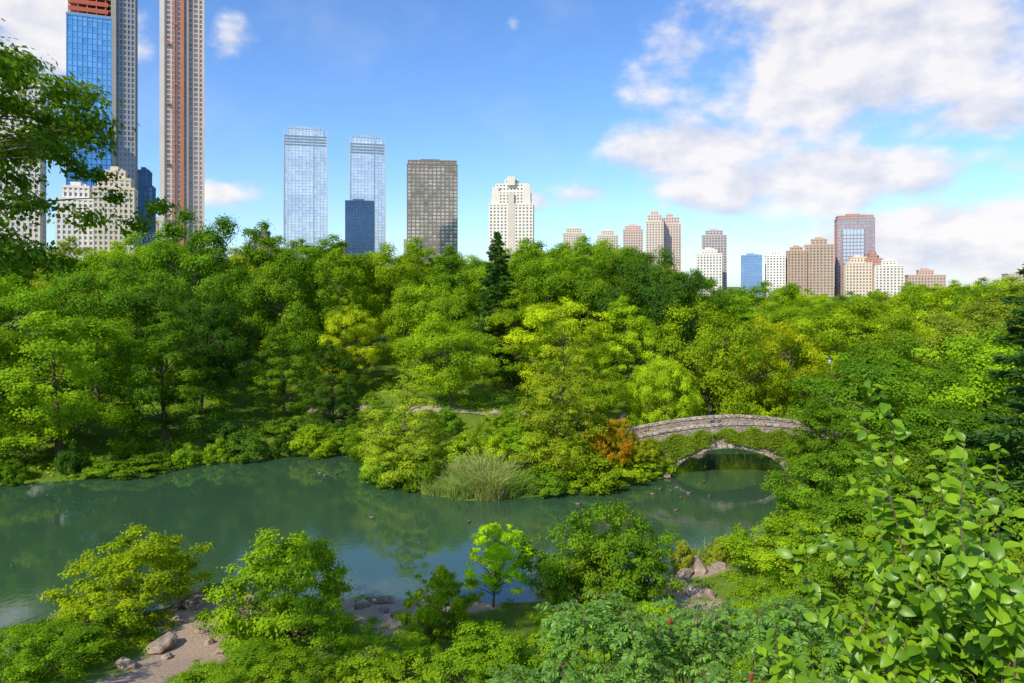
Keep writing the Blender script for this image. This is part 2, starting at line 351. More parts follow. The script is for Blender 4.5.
# near bank
for x, y, t, r, c, k in [(-22.0, 40.2, 5.6, 4.2, (.15, .21, .012), 0), (-22.5, 33.5, 3.6, 3.4, G2, 2), (-12.3, 38, 6.3, 4.3, G2, 0), (-12.3, 31.5, 3.4, 2.4, G2, 2), (-4.0, 38.5, 4.6, 2.0, Y1, 2), (-5.3, 31, 4.5, 2.8, G2, 1), (-1, 28.5, 5.8, 2.8, G2, 0),
                         (5.1, 42, 7.0, 4.4, G1, 1), (5.6, 41.2, 5.4, 3.4, G1, 0), (2.8, 34, 4.0, 2.4, G2, 1), (-9.3, 29, 4.6, 2.3, G2, 0), (14, 38, 4, 2.4, G2, 1), (7.5, 36, 3.8, 2.0, G2, 0), (-20.5, 29, 5.4, 2.6, G2, 1), (14, 31, 5.8, 3.4, G2, 2)]:
    plant('large_shrub', BUSH[k], x, y, t, (4, 3.6, 3.4)[k], 5, r, c)
SMALLT = tree('small_tree', 61, 5.2, 2.0, 1.2, 100, 130, .15, prof='round', rc=.19, limbs=40, trunk=.07, flat=.5)
plant('young_tree', SMALLT, -1.1, 42.6, 5.7, 2.0, 5.2, 2.1, (.235, .315, .012))
sh = [(-46, 73.5), (-39, 75), (-36, 78), (-31, 80.8), (-27, 82.2), (-23.5, 83), (-19.5, 84), (-34, 84), (-29, 88), (-24, 88), (-54, 71), (-57, 70.8), (-60, 71.2), (-66, 72), (-50.5, 70.7), (-43, 74), (-43, 79), (-64, 71.4), (-33.4, 79.6),
      (-13.5, 74.5), (-8.5, 68.5), (3, 67.8), (6, 68.5), (8.7, 69.6), (11.3, 71.0), (14, 73.2), (-1.5, 72), (1.5, 75), (-5, 74), (12, 80), (15.5, 83), (8.5, 78), (5, 81), (-11, 83), (-15, 86), (-12.6, 71.5), (0.5, 79), (-8, 88),
      (31, 76), (33.5, 79), (31, 71.5), (29.6, 67.5), (27.5, 63), (35, 82), (36, 72), (33, 70), (15, 88), (19, 91), (25, 95), (33, 95.5), (12, 86), (20, 95)]
for i, (x, y) in enumerate(sh):
    r = 1.6 + RNG.random() * 1.9; k = i % 2; z = hz(x, y)
    plant('shrub', SHR[k], x, y, max(z, 0) + 1.0 + RNG.random() * 2.4, (2.4, 2.0)[k], (2.4, 2.2)[k], r, [G1, G2, G1, Y1, G2, D1][RNG.integers(0, 6)] if x < -12 else [G2, Y1, G2, G1][RNG.integers(0, 4)])
plant('shrub', SHR[1], 11.9, 48.6, 2.2, 2.0, 2.2, .95, (.17, .17, .02))
plant('shrub', SHR[1], 14.6, 50, 1.9, 2.0, 2.2, .9, OL)
plant('shrub', SHR[0], 16.6, 51, 2.4, 2.4, 2.4, 1.4, G2)

par = empty('distant_tree_mass')
for i in range(135):
    y = 133 + 300 * RNG.random() ** 1.5; x = (-.8 + 1.65 * RNG.random()) * y
    k = RNG.integers(0, 4); z = hz(x, y); f = ss(np.array(x / y), .15, .27)
    hh = (20.0 + RNG.random() * 4) * (1 - f) + f * (11.5 + RNG.random() * 4 + 3.5 * ss(np.array(x / y), .45, .65))
    s = hh / 18
    obj('tree', BR[k], (x, y, z - .2), RNG.random() * 6, (s * 1.15, s * 1.15, s), [G1, G2, Y1, G2, OL, G1][RNG.integers(0, 6)], par)

def undergrowth(name, n, box, leaf, lpc, rc, col, dmax, seed):
    rng = np.random.default_rng(seed)
    X = box[0] + (box[1] - box[0]) * rng.random(n); Y = box[2] + (box[3] - box[2]) * rng.random(n); d = sdist(X, Y)
    k = (d > .15) & (d < dmax) & (dirtmask(X, Y) * (d > .8) < .2 + .15 * rng.random(n))
    k &= ~((np.abs(X - 25) < 13) & (np.abs(Y - 76) < 2.6)) & ~((np.abs(X + 5.5) < 2.8) & (np.abs(Y - 83) < 4))
    k &= np.sin(X * .5 + 1) * np.sin(Y * .43) + rng.random(n) > .1
    X, Y = X[k], Y[k]; Z = height(X, Y); C = np.stack([X, Y, Z], 1); r = rc * (.5 + rng.random(len(X)))
    idx = np.repeat(np.arange(len(C)), lpc); m = len(idx); dd = nrm(rng.normal(size=(m, 3))); dd[:, 2] = np.abs(dd[:, 2])
    P = C[idx] + dd * r[idx, None] * (rng.random((m, 1)) ** .4) * np.array([1.2, 1.2, .8])
    V, Q = leafquads(P, nrm(dd * .5 + [0, 0, .5] + rng.normal(size=(m, 3)) * .4), leaf * (.6 + .8 * rng.random(m)), rng)
    obj(name, mk_mesh(name, V, Q, np.zeros(len(Q)), [LEAF], np.clip(.6 * rng.random(len(C))[idx] + .4 * rng.random(m), 0, 1)), col=col)
undergrowth('undergrowth', 4200, (-75, 62, 58, 118), .27, 46, .8, G2, 34, 5)
undergrowth('undergrowth', 3600, (-34, 36, 26, 62), .13, 60, .42, G2, 20, 6)
undergrowth('undergrowth', 1500, (-14, 20, 6, 28), .10, 60, .4, G1, 60, 8)

def reeds(name, cx, cy, rx, ry, n, h, col, seed):
    rng = np.random.default_rng(seed); a = rng.random(n) * 6.28; q = rng.random(n) ** .5
    X = cx + rx * q * np.cos(a); Y = cy + ry * q * np.sin(a); Z = np.maximum(height(X, Y), -.1)
    B = np.stack([X, Y, Z], 1); pat = .75 + .3 * np.sin(X * 2.3 + seed) * np.sin(Y * 2.9 + X)
    hh = h * (.35 + .75 * rng.random(n)) * (1.1 - .35 * q) * pat; L = rng.normal(size=(n, 3)) * .55 * hh[:, None]; L[:, 2] = 0
    w = nrm(rng.normal(size=(n, 3)) * [1, 1, 0]) * .03
    m1 = B + L * .3 + np.array([0, 0, 1]) * (hh * .6)[:, None]; t = B + L + np.array([0, 0, 1]) * (hh * (.75 + .3 * rng.random(n)))[:, None]
    V = np.stack([B - w, B + w, m1 + w, m1 - w, t + w * .3, t - w * .3], 1).reshape(-1, 3)
    i = np.arange(n)[:, None] * 6; Q = np.concatenate([i + [0, 1, 2, 3], i + [3, 2, 4, 5]])
    obj(name, mk_mesh(name, V, Q, np.zeros(len(Q)), [LEAF], np.tile(rng.random(n), 2)), col=col)
for i, (x, y, rx, ry, n, h) in enumerate([(-4.6, 66.2, 1.6, 1.2, 1500, 2.8), (-2.2, 65.8, 1.7, 1.1, 1600, 3.5), (-.4, 66.6, 1.5, 1.1, 1300, 2.9), (-7.0, 67.3, 1.7, 1.1, 1100, 2.0), (-3.2, 68, 2.6, 1.2, 1800, 3.9), (1.3, 66.9, 1.3, .8, 700, 2.0)]):
    reeds('reed_clump', x, y, rx, ry, n, h, [(.135, .185, .085), (.15, .18, .10), (.12, .18, .05)][i % 3], i + 1)
reeds('reed_clump', 14.6, 51, 1.6, 1.2, 900, 1.3, (.12, .16, .05), 13)
reeds('reed_clump', -19.8, 43.6, 1.2, .5, 400, .9, (.11, .15, .05), 14)

# ------------------------------------------------------------------ rocks
def rock(x, y, sx, sy, sz, seed, dz=0):
    bpy.ops.mesh.primitive_ico_sphere_add(subdivisions=4, radius=1)
    o = bpy.context.object; o.name = 'boulder'; me = o.data; n = len(me.vertices)
    co = np.zeros(n * 3, np.float32); me.vertices.foreach_get('co', co); co = co.reshape(-1, 3); rng = np.random.default_rng(seed)
    for _ in range(13):
        d = nrm(rng.normal(size=3)); k = .55 + .3 * rng.random(); s = co @ d; co -= np.maximum(s - k, 0)[:, None] * d * .9
    co *= 1 + .05 * np.sin(co[:, :1] * 9 + seed) * np.cos(co[:, 1:2] * 8)
    me.vertices.foreach_set('co', co.ravel()); me.materials.append(ROCK)
    o.scale = (sx, sy, sz); o.rotation_euler = (rng.normal() * .1, rng.normal() * .1, rng.random() * 6); o.location = (x, y, hz(x, y) + sz * .15 + dz)
for i, r in enumerate([(-19.5, 43.2, 1.5, .8, .5), (-17.8, 43.7, 1.2, .7, .45), (-16.4, 43.2, .8, .6, .4), (-18.9, 40.2, .9, .7, .5), (-15.4, 39.0, .8, .6, .5), (-18.2, 36.3, 1, .7, .5), (-20.3, 42.6, .8, .5, .35), (-17.4, 41.8, .6, .5, .3), (-15.0, 36, .6, .5, .35), (-18.4, 33.5, .8, .5, .4),
                       (-16.2, 41.0, 1.1, .7, .45), (-17.0, 38.6, .5, .4, .3), (-16.0, 37.0, .4, .35, .25), (-17.3, 35.0, .45, .3, .25), (-9.2, 42.6, .6, .5, .3), (-7.6, 41.8, .5, .35, .25),
                       (-8, 43.3, 1.2, .6, .35), (-5.3, 43.4, 1, .5, .3), (-6.5, 41, .7, .5, .35), (-2.3, 43.2, .7, .4, .3), (12.9, 48.6, 1.4, .8, .6), (14.5, 49.0, .9, .6, .5), (11.7, 47.3, .9, .6, .4), (10.4, 45.6, 1.2, .7, .5), (12, 44.2, 1.3, .8, .5),
                       (21.3, 84.5, 2.2, 1.5, 1.5), (23.4, 86.5, 1.6, 1.2, 1.2), (-1.6, 91, 2.2, 1.6, 1.0), (1.2, 89.5, 1.6, 1.1, .8), (12.5, 84, 1.4, 1.0, 1.2), (14.6, 92, 1.8, 1.2, 1.6), (-27, 97, 1.6, 1.2, 1.3), (16.0, 73, .8, .6, .4), (-9.5, 68.2, .7, .5, .35), (29, 69, .8, .6, .5), (-25.2, 39.4, .9, .5, .35)]):
    rock(*r, i + 3)

def path(name, pts, w, mat):
    pts = np.array(pts, float); t = np.linspace(0, len(pts) - 1, 60); P = np.stack([np.interp(t, np.arange(len(pts)), pts[:, j]) for j in (0, 1)], 1)
    for _ in range(4): P[1:-1] = (P[:-2] + P[1:-1] * 2 + P[2:]) / 4
    T = nrm(np.gradient(P, axis=0)); Nn = np.stack([-T[:, 1], T[:, 0]], 1); k = np.linspace(-1, 1, 7)
    XY = P[:, None] + Nn[:, None] * (k * w / 2)[None, :, None]; Z = height(XY[..., 0], XY[..., 1]) + .09
    V = np.concatenate([XY, Z[..., None]], -1).reshape(-1, 3); i = np.arange(59)[:, None] * 7 + np.arange(6)[None]
    Q = np.stack([i, i + 7, i + 8, i + 1], -1).reshape(-1, 4)
    obj(name, mk_mesh(name, V, Q, np.zeros(len(Q)), [mat], smooth=True))
PATHM = plain('path_gravel', (.34, .27, .2), .95, .25, 2)
path('footpath', [(13, 76), (9, 79), (5, 86), (0, 92), (-10, 96), (-22, 99)], 2.2, PATHM)
path('footpath', [(37.5, 75), (42, 75), (48, 78), (56, 78)], 2.6, PATHM)

# ------------------------------------------------------------------ bridge
def stone_mat(name, scale=1.6, base=((.22, .18, .15), (.44, .38, .32))):
    m, nt, out = new_mat(name); tc = N(nt, 'ShaderNodeTexCoord'); mp = N(nt, 'ShaderNodeMapping'); mp.inputs['Scale'].default_value = (1, 1, 1.7)
    nt.links.new(tc.outputs['Object'], mp.inputs[0])
    v = N(nt, 'ShaderNodeTexVoronoi'); v.inputs['Scale'].default_value = scale; nt.links.new(mp.outputs[0], v.inputs['Vector'])
    e = N(nt, 'ShaderNodeTexVoronoi', feature='DISTANCE_TO_EDGE'); e.inputs['Scale'].default_value = scale; nt.links.new(mp.outputs[0], e.inputs['Vector'])
    sep = N(nt, 'ShaderNodeSeparateColor'); nt.links.new(v.outputs['Color'], sep.inputs[0])
    c = MIX(nt, sep.outputs[0], base[0], base[1]); n = NOISE(nt, tc.outputs['Object'], 6, 6)
    c = MIX(nt, MR(nt, n, .4, .8, 0, .45), c, (.15, .13, .08)); j = MR(nt, e.outputs['Distance'], .02, .07)
    c = MIX(nt, j, (.12, .10, .075), c)
    PRINC(nt, out, c, .9, normal=BUMP(nt, j, .6, .05)); return m
STONE = stone_mat('bridge_stone', 2.3, ((.26, .21, .155), (.45, .37, .28))); COPE = stone_mat('coping_stone', 1.3, ((.38, .31, .24), (.54, .45, .36)))
BRC = (24.7, 75.6); HL = 12.2; BW = 2.3; AC = -1.7; AS = 5.9
bridge = empty('stone_arch_bridge', (BRC[0], BRC[1], 0), rad(-3))
def ztop(s): return 5.55 - 1.75 * (np.abs(s) / HL) ** 1.8
def zarch(s): return np.where(np.abs(s - AC) < AS, 3.2 * np.maximum(0, 1 - ((s - AC) / AS) ** 2) ** .5 - .3, -1.5)
S = np.unique(np.concatenate([np.linspace(-HL, HL, 70), AC + AS * np.cos(np.linspace(0, math.pi, 50)), [AC - AS - .001, AC + AS + .001]]))
def strip(S, za, zb, y0, y1):
    n = len(S); V = []
    for s, a, b in zip(S, za, zb): V += [(s, y0, a), (s, y0, b), (s, y1, b), (s, y1, a)]
    Q = []
    for i in range(n - 1):
        k = i * 4
        for p, q in ((0, 1), (1, 2), (2, 3), (3, 0)): Q.append((k + p, k + q, k + 4 + q, k + 4 + p))
    Q += [(0, 3, 2, 1), (4 * n - 4, 4 * n - 3, 4 * n - 2, 4 * n - 1)]
    return np.array(V), np.array(Q)
A = Acc(); A.add(*strip(S, zarch(S), ztop(S) - 1.15, -BW, BW), 0); obj('arch_body', A.mesh('arch_body', [STONE]), parent=bridge)
A = Acc()
for y0, y1 in ((-BW - .03, -BW + .38), (BW - .38, BW + .03)): A.add(*strip(S, ztop(S) - 1.2, ztop(S) - .2, y0, y1), 0)
obj('parapet_walls', A.mesh('parapet_walls', [STONE]), parent=bridge)
A = Acc(); B_ = np.linspace(-HL - .05, HL + .05, 41)
for i in range(40):
    s2 = np.array([B_[i] + .015, B_[i + 1] - .015])
    for y0, y1 in ((-BW - .12, -BW + .47), (BW - .47, BW + .12)): A.add(*strip(s2, ztop(s2) - .2, ztop(s2) + .02 + .03 * RNG.random(), y0, y1), 0)
obj('coping', A.mesh('coping', [COPE]), parent=bridge)
A = Acc(); th = np.linspace(0.03, math.pi - .03, 34)
for i in range(33):
    V = []
    for yy in (-BW - .10, -BW + .3):
        for t in (th[i] + .006, th[i + 1] - .006):
            for r in (0, .5): V.append((AC + (AS + r) * math.cos(t), yy, (3.2 + r) * math.sin(t) - .3))
    A.add(V, [(0, 1, 3, 2), (4, 6, 7, 5), (0, 4, 5, 1), (2, 3, 7, 6), (0, 2, 6, 4), (1, 5, 7, 3)], 0)
obj('voussoirs', A.mesh('voussoirs', [COPE]), parent=bridge)
rng = np.random.default_rng(9); s = (-1 + 2 * rng.random(42000)) * HL; f = rng.random(42000)
lo = np.maximum(zarch(s) + .45, -.1); zz = lo + (ztop(s) - .7 + .25 * np.sin(s * 2.3) - lo) * f
k = (np.sin(s * 1.1 + 2) + np.sin(zz * 1.7 + s * .6) + 1.9 * f + .5 * rng.normal(size=len(s)) > .1) & ((zz > zarch(s) + .4)) & ~((np.abs(s - AC) < AS + .3) & (((s - AC) / (AS + .4)) ** 2 + ((zz + .3) / 3.6) ** 2 < 1))
s, zz = s[k], zz[k]; n = len(s)
V, Q = leafquads(np.stack([s, -BW - .14 - .3 * rng.random(n) ** 2 * (1 + np.sin(s * 3) * .5), zz], 1), nrm(np.array([0, -1, .5]) + rng.normal(size=(n, 3)) * .4), .15 + .1 * rng.random(n), rng, wr=.8)
obj('ivy', mk_mesh('ivy', V, Q, np.zeros(n), [LEAF], rng.random(n)), col=(.075, .115, .014), parent=bridge)

# ------------------------------------------------------------------ people on the bridge
def person(s, yoff, face, coat, legs, pose=0):
    a = rad(-3); x = BRC[0] + s * math.cos(a) - yoff * math.sin(a); y = BRC[1] + s * math.sin(a) + yoff * math.cos(a); z = float(ztop(np.array(s))) - 1.15
    root = empty('person', (x, y, z), face)
    def skin(nm, pts, edges, radii, mat):
        me = bpy.data.meshes.new(nm); me.from_pydata(pts, edges, []); me.materials.append(mat)
        o = obj(nm, me, parent=root); m = o.modifiers.new('skin', 'SKIN'); sv = me.skin_vertices[0].data
        for i, r in enumerate(radii): sv[i].radius = (r, r * .85)
        sv[0].use_root = True; m2 = o.modifiers.new('sub', 'SUBSURF'); m2.levels = m2.render_levels = 1
    skin('trousers', [(0, 0, .92), (-.1, 0, .86), (-.11, -.03, .47), (-.11, .02, .06), (.1, 0, .86), (.11, -.06, .47), (.11, 0, .06)], [(0, 1), (1, 2), (2, 3), (0, 4), (4, 5), (5, 6)], [.15, .1, .07, .05, .1, .07, .05], legs)
    skin('shirt', [(0, 0, .93), (0, -.02, 1.15), (0, -.03, 1.38), (-.18, -.02, 1.4), (-.25, -.08, 1.13), (-.17, -.3, 1.08), (.18, -.02, 1.4), (.25, -.08, 1.13), (.17, -.3, 1.08), (0, -.02, 1.47)],
         [(0, 1), (1, 2), (2, 3), (3, 4), (4, 5), (2, 6), (6, 7), (7, 8), (2, 9)], [.15, .14, .15, .075, .055, .04, .075, .055, .04, .07], coat)
    skin('head', [(0, -.03, 1.48), (0, -.04, 1.56), (0, -.06, 1.64), (0, -.05, 1.70)], [(0, 1), (1, 2), (2, 3)], [.055, .085, .1, .075], SKINM)
    skin('hair', [(0, -.01, 1.6), (0, -.0, 1.68), (0, -.03, 1.73)], [(0, 1), (1, 2)], [.08, .1, .085], HAIRM)
SKINM = plain('skin', (.5, .3, .22)); HAIRM = plain('hair', (.04, .025, .02))
person(-3.4, -1.6, 0, plain('shirt_dark', (.04, .05, .09)), plain('trousers_a', (.05, .06, .1)))
person(-2.7, -1.6, .3, plain('shirt_grey', (.12, .12, .14)), plain('trousers_b', (.08, .07, .06)))
person(3.0, -1.3, 1.2, plain('shirt_blue', (.2, .25, .35)), plain('trousers_c', (.05, .06, .1)))

# ------------------------------------------------------------------ ducks
def ell(c, r, k=8, m=6):
    V = []
    for i in range(m + 1):
        t = math.pi * i / m
        for j in range(k): p = 2 * math.pi * j / k; V.append((c[0] + r[0] * math.sin(t) * math.cos(p), c[1] + r[1] * math.sin(t) * math.sin(p), c[2] + r[2] * math.cos(t)))
    Q = [(i * k + j, (i + 1) * k + j, (i + 1) * k + (j + 1) % k, i * k + (j + 1) % k) for i in range(m) for j in range(k)]
    return np.array(V), np.array(Q)
def duck_mesh():
    A = Acc()
    V, Q = ell((0, 0, .08), (.30, .14, .13), 10, 8); V[:, 2] += np.where(V[:, 0] < -.15, (-.15 - V[:, 0]) * .6, 0); A.add(V, Q, 0, smooth=True)
    A.add(*tube([(.2, 0, .1), (.25, 0, .2), (.26, 0, .3)], [.07, .05, .05], 8), 1, smooth=True)
    A.add(*ell((.28, 0, .33), (.075, .055, .06)), 1, smooth=True); A.add(*ell((.38, 0, .315), (.06, .03, .015)), 2, smooth=True)
    A.add(*tube([(-.25, 0, .13), (-.38, 0, .2)], [.06, .015], 6), 1, smooth=True)
    return A.mesh('duck', [plain('duck_body', (.16, .12, .085), .7, .4, 12), plain('duck_head', (.03, .05, .03)), plain('duck_bill', (.5, .3, .05))])
DUCK = duck_mesh()
for x, y in [(-19.6, 73.3), (-18.6, 73.8), (-20.4, 74.2), (-3.6, 59), (14.4, 68.2), (15.3, 67.6), (16.2, 68.9), (13.4, 66.8), (16.9, 67.1), (11.5, 69.5), (6, 63.7), (18.6, 66), (15.8, 65.6), (14.5, 62), (19.5, 71), (-12, 60), (8, 58)]:
    obj('duck', DUCK, (x, y, 0), RNG.random() * 6.28, .85)

# ------------------------------------------------------------------ street lamp
def lamp(x, y, h):
    root = empty('street_lamp', (x, y, hz(x, y))); m = plain('lamp_metal', (.03, .035, .03), .5)
    A = Acc(); A.add(*tube([(0, 0, -.2), (0, 0, .1), (0, 0, .5), (0, 0, .7), (0, 0, h - .9)], [.28, .25, .14, .09, .06], 10), 0, smooth=True)
    A.add(*tube([(0, 0, h - .3), (0, 0, h - .1), (0, 0, h + .15)], [.3, .16, .02], 10), 0); obj('post', A.mesh('post', [m]), parent=root)
    A = Acc(); A.add(*tube([(0, 0, h - .9), (0, 0, h - .8), (0, 0, h - .3)], [.08, .18, .26], 10), 0, smooth=True); obj('lantern', A.mesh('lantern', [plain('lamp_glass', (.6, .6, .55), .3)]), parent=root)
lamp(42.0, 92.5, 10.0)

# ------------------------------------------------------------------ buildings
def glass_mat(name, c0, c1, bw, fh, rough=.18, metal=.35):
    m, nt, out = new_mat(name); tc = N(nt, 'ShaderNodeTexCoord'); mp = N(nt, 'ShaderNodeVectorMath', operation='DIVIDE'); mp.inputs[1].default_value = (bw, bw, fh)
    nt.links.new(tc.outputs['Object'], mp.inputs[0]); fl = N(nt, 'ShaderNodeVectorMath', operation='FLOOR'); nt.links.new(mp.outputs[0], fl.inputs[0])
    w = N(nt, 'ShaderNodeTexWhiteNoise'); nt.links.new(fl.outputs[0], w.inputs['Vector'])
    big = NOISE(nt, tc.outputs['Object'], .022, 4)
    f = M(nt, 'ADD', M(nt, 'MULTIPLY', w.outputs[0], .45), MR(nt, big, .35, .68, 0, .6), clamp=True)
    PRINC(nt, out, MIX(nt, f, c0, c1), rough, metal); return m
def boxes(L):
    L = np.array(L, float); n = len(L); lo, hi = L[:, :3], L[:, 3:]; V = np.zeros((n, 8, 3))
    for i in range(8):
        for a in range(3): V[:, i, a] = np.where((i >> a) & 1, hi[:, a], lo[:, a])
    q = np.array([(0, 2, 3, 1), (4, 5, 7, 6), (0, 1, 5, 4), (2, 6, 7, 3), (0, 4, 6, 2), (1, 3, 7, 5)])
    return V.reshape(-1, 3), ((np.arange(n) * 8)[:, None, None] + q[None]).reshape(-1, 4)
def tower(name, X, Y, w, d, tiers, wall, glass, fh=3.6, bay=3.2, pier=.45, band=.4, yaw=0., proud=.35, wmat=None, extra=None):
    root = empty(name, (X, Y, 0), yaw)
    gm = glass_mat(name + '_glass', *glass, bay, fh)
    wm = wmat or plain(name + '_wall', wall, .8, .12, .05)
    core = []; fac = []
    for z0, z1, ws, ds in tiers:
        W = w * ws / 2; D = d * ds / 2; core.append((-W, -D, z0, W, D, z1 - .5)); nf = max(1, int(round((z1 - z0) / fh))); f = (z1 - z0) / nf
        for i in range(nf):
            b = f * band; p = proud * .6; fac.append((-W - p, -D - p, z0 + i * f, W + p, D + p, z0 + i * f + b))
        p = proud; fac.append((-W - p - .15, -D - p - .15, z1 - 1.1, W + p + .15, D + p + .15, z1 + .5))
        for L_, ax in ((W, 0), (D, 1)):
            nb = max(2, int(round(2 * L_ / bay))); bw = 2 * L_ / nb; pw = bw * pier / 2
            for i in range(nb + 1):
                c = -L_ + i * bw; a0, a1 = max(c - pw, -L_ - proud + .01), min(c + pw, L_ + proud - .01)
                for sg in (-1, 1):
                    e = (D if ax == 0 else W); lo, hi = sorted((sg * (e - .3), sg * (e + proud)))
                    fac.append((a0, lo, z0, a1, hi, z1 - .6) if ax == 0 else (lo, a0 + .02, z0, hi, a1 - .02, z1 - .62))
    z1 = tiers[-1][1]; ws, ds = tiers[-1][2:]; W = w * ws / 2; D = d * ds / 2
    V, Q = boxes(core); obj('window_glass', mk_mesh(name, V, Q, np.zeros(len(Q)), [gm]), parent=root)
    V, Q = boxes(fac); obj('facade_frame', mk_mesh(name, V, Q, np.zeros(len(Q)), [wm]), parent=root)
    V, Q = boxes([(-W * .5, -D * .5, z1 - .4, W * .3, D * .5, z1 + 3.2), (W * .38, -D * .3, z1 - .4, W * .7, D * .3, z1 + 2.0)]); obj('roof_plant', mk_mesh(name, V, Q, np.zeros(len(Q)), [wm]), parent=root)
    for nm, bx, col in (extra or []):
        V, Q = boxes(bx); obj(nm, mk_mesh(nm, V, Q, np.zeros(len(Q)), [plain(name + nm, col, .8, .15, .1)]), parent=root)
    return root
BG = ((.12, .25, .5), (.25, .42, .7)); PG = ((.36, .48, .62), (.80, .87, .93)); WG = ((.09, .095, .11), (.26, .27, .29))
tower('glass_tower', -298, 500, 30, 24, [(0, 208, 1, 1)], (.14, .34, .6), ((.05, .24, .56), (.26, .58, .9)), 4, 3, .14, .13, rad(22),
      extra=[('construction_floor', [(-14.5, -11.5, 208.6 + 4 * i, 14.5, 11.5, 209.4 + 4 * i) for i in range(12)], (.36, .2, .15)), ('construction_column', [(-14.4 + 5.6 * j, sy, 208.2, -13.8 + 5.6 * j, sy + .6, 254) for j in range(6) for sy in (-11.4, 10.8)], (.4, .25, .2)),
             ('safety_netting', [(-14, -11.8, 210.5 + 5 * i, 10, -11.6, 213.5 + 5 * i) for i in range(7)], (.50, .10, .06)), ('hoist_tower', [(12.6, -14, 0, 15.2, -12.4, 250)], (.36, .31, .28))])
tower('concrete_tower', -280, 506, 14.5, 20, [(0, 300, 1, 1)], (.38, .35, .34), ((.04, .05, .07), (.2, .24, .3)), 3.8, 2.6, .36, .30, rad(24))
tower('supertall_tower', -287, 610, 34, 26, [(0, 400, 1, 1)], (.74, .55, .46), ((.14, .13, .13), (.42, .38, .37)), 4.2, 4.25, .32, .28, rad(24),
      extra=[('construction_hoist', [(-1.6, -16.2, 0, 1.4, -13.5, 380)], (.55, .22, .12)), ('hoist_mast', [(3.4, -15.2, 0, 5.0, -13.5, 370)], (.5, .36, .3)), ('hoist_mast_side', [(-7, -15.0, 0, -5.8, -13.5, 360)], (.55, .27, .17)), ('shaft_wall', [(-17.4, -14.2, 0, -13.6, -13.45, 390)], (.78, .68, .6)),
             ('loading_deck', [(-12 + 5 * (i % 3), -15.2, 20 + 17 * i, -8.5 + 5 * (i % 3), -13.5, 21.2 + 17 * i) for i in range(20)], (.5, .22, .12)), ('edge_column', [(15.4, -14.4, 0, 17.3, -13.45, 395)], (.74, .6, .52))])
tower('apartment_house', -322, 450, 34, 22, [(0, 150, 1, 1), (150, 168, .7, .8)], (.70, .62, .53), WG, 3.5, 3, .5, .42, rad(25))
tower('apartment_house', -249, 440, 22, 18, [(0, 80, 1, 1), (80, 86, .8, .8), (86, 91, .5, .5)], (.70, .58, .42), WG, 3.4, 2.8, .5, .42, rad(22))
tower('apartment_house', -276, 445, 20, 18, [(0, 74, 1, 1), (74, 82, .7, .7)], (.74, .68, .6), WG, 3.4, 2.8, .5, .42, rad(22))
tower('glass_office_block', -286, 545, 13, 16, [(0, 96, 1, 1), (96, 108, .6, 1)], (.1, .2, .4), BG, 4, 3, .15, .2, rad(20))
tower('apartment_house', -305, 610, 26, 22, [(0, 70, 1, 1), (70, 76, .6, .7)], (.4, .32, .26), WG, 3.4, 2.8, .5, .5, 0)
tower('apartment_house', -318, 900, 20, 20, [(0, 80, 1, 1), (80, 88, .5, .5), (88, 94, .2, .2)], (.2, .16, .16), WG, 3.4, 2.8, .5, .5, 0)
tower('twin_glass_tower', -294, 1000, 58, 36, [(0, 229, 1, 1), (229, 240, .82, .9)], (.48, .56, .66), PG, 4.2, 5, .12, .12, rad(14),
      extra=[('vertical_fin', [(-29.8, -18.9, 0, -28.4, -18.2, 238), (10, -18.9, 0, 10.8, -18.3, 236), (28.4, -18.9, 0, 29.8, -18.2, 238)], (.45, .5, .56)), ('crown_screen', [(-24 + 4 * i, -16.7, 239, -22.8 + 4 * i, -16.3, 244) for i in range(12)], (.4, .47, .55)), ('crown_louvre', [(-28, -18.9, 216 + 4 * i, 28, -18.5, 217.6 + 4 * i) for i in range(4)], (.25, .3, .36))])
tower('twin_glass_tower', -207, 1000, 48, 36, [(0, 218, 1, 1), (218, 228, .82, .9)], (.48, .56, .66), PG, 4.2, 5, .12, .12, rad(14),
      extra=[('vertical_fin', [(-24.8, -18.9, 0, -23.4, -18.2, 226), (8, -18.9, 0, 8.8, -18.3, 226), (23.4, -18.9, 0, 24.8, -18.2, 226)], (.45, .5, .56)), ('crown_screen', [(-20 + 4 * i, -16.7, 227, -18.8 + 4 * i, -16.3, 232) for i in range(10)], (.4, .47, .55)), ('crown_louvre', [(-23, -18.9, 205 + 4 * i, 23, -18.5, 206.6 + 4 * i) for i in range(4)], (.25, .3, .36))])
tower('dark_glass_block', -202, 930, 36, 30, [(0, 130, 1, 1)], (.05, .10, .18), ((.02, .05, .12), (.06, .14, .28)), 4, 4, .15, .2, rad(10))
tower('office_block', -232, 1010, 22, 20, [(0, 84, 1, 1)], (.5, .4, .33), WG, 3.5, 3, .5, .5, 0)
tower('bronze_tower', -102, 900, 63, 36, [(0, 172, 1, 1), (172, 177, .96, .94)], (.21, .16, .125), ((.04, .04, .04), (.72, .64, .5)), 4.6, 5.2, .26, .34, rad(5))
tower('apartment_house', -146, 1020, 20, 20, [(0, 86, 1, 1), (86, 92, .5, .6)], (.5, .45, .39), WG, 3.5, 3, .5, .5, 0)
tower('art_deco_tower', 0, 900, 55, 36, [(0, 122, 1, 1), (122, 138, .88, .86), (138, 148, .72, .7), (148, 154, .3, .4)], (.78, .70, .60), WG, 4.2, 4.6, .5, .45, rad(-4),
      extra=[('corner_pavilion', [(-24, -16, 120, -16, -10, 144), (16, -16, 120, 24, -10, 147), (-5, -17, 146, 5, -9, 157)], (.7, .63, .55)), ('central_bay', [(-4, -19, 0, 4, -17.8, 136)], (.6, .52, .44))])
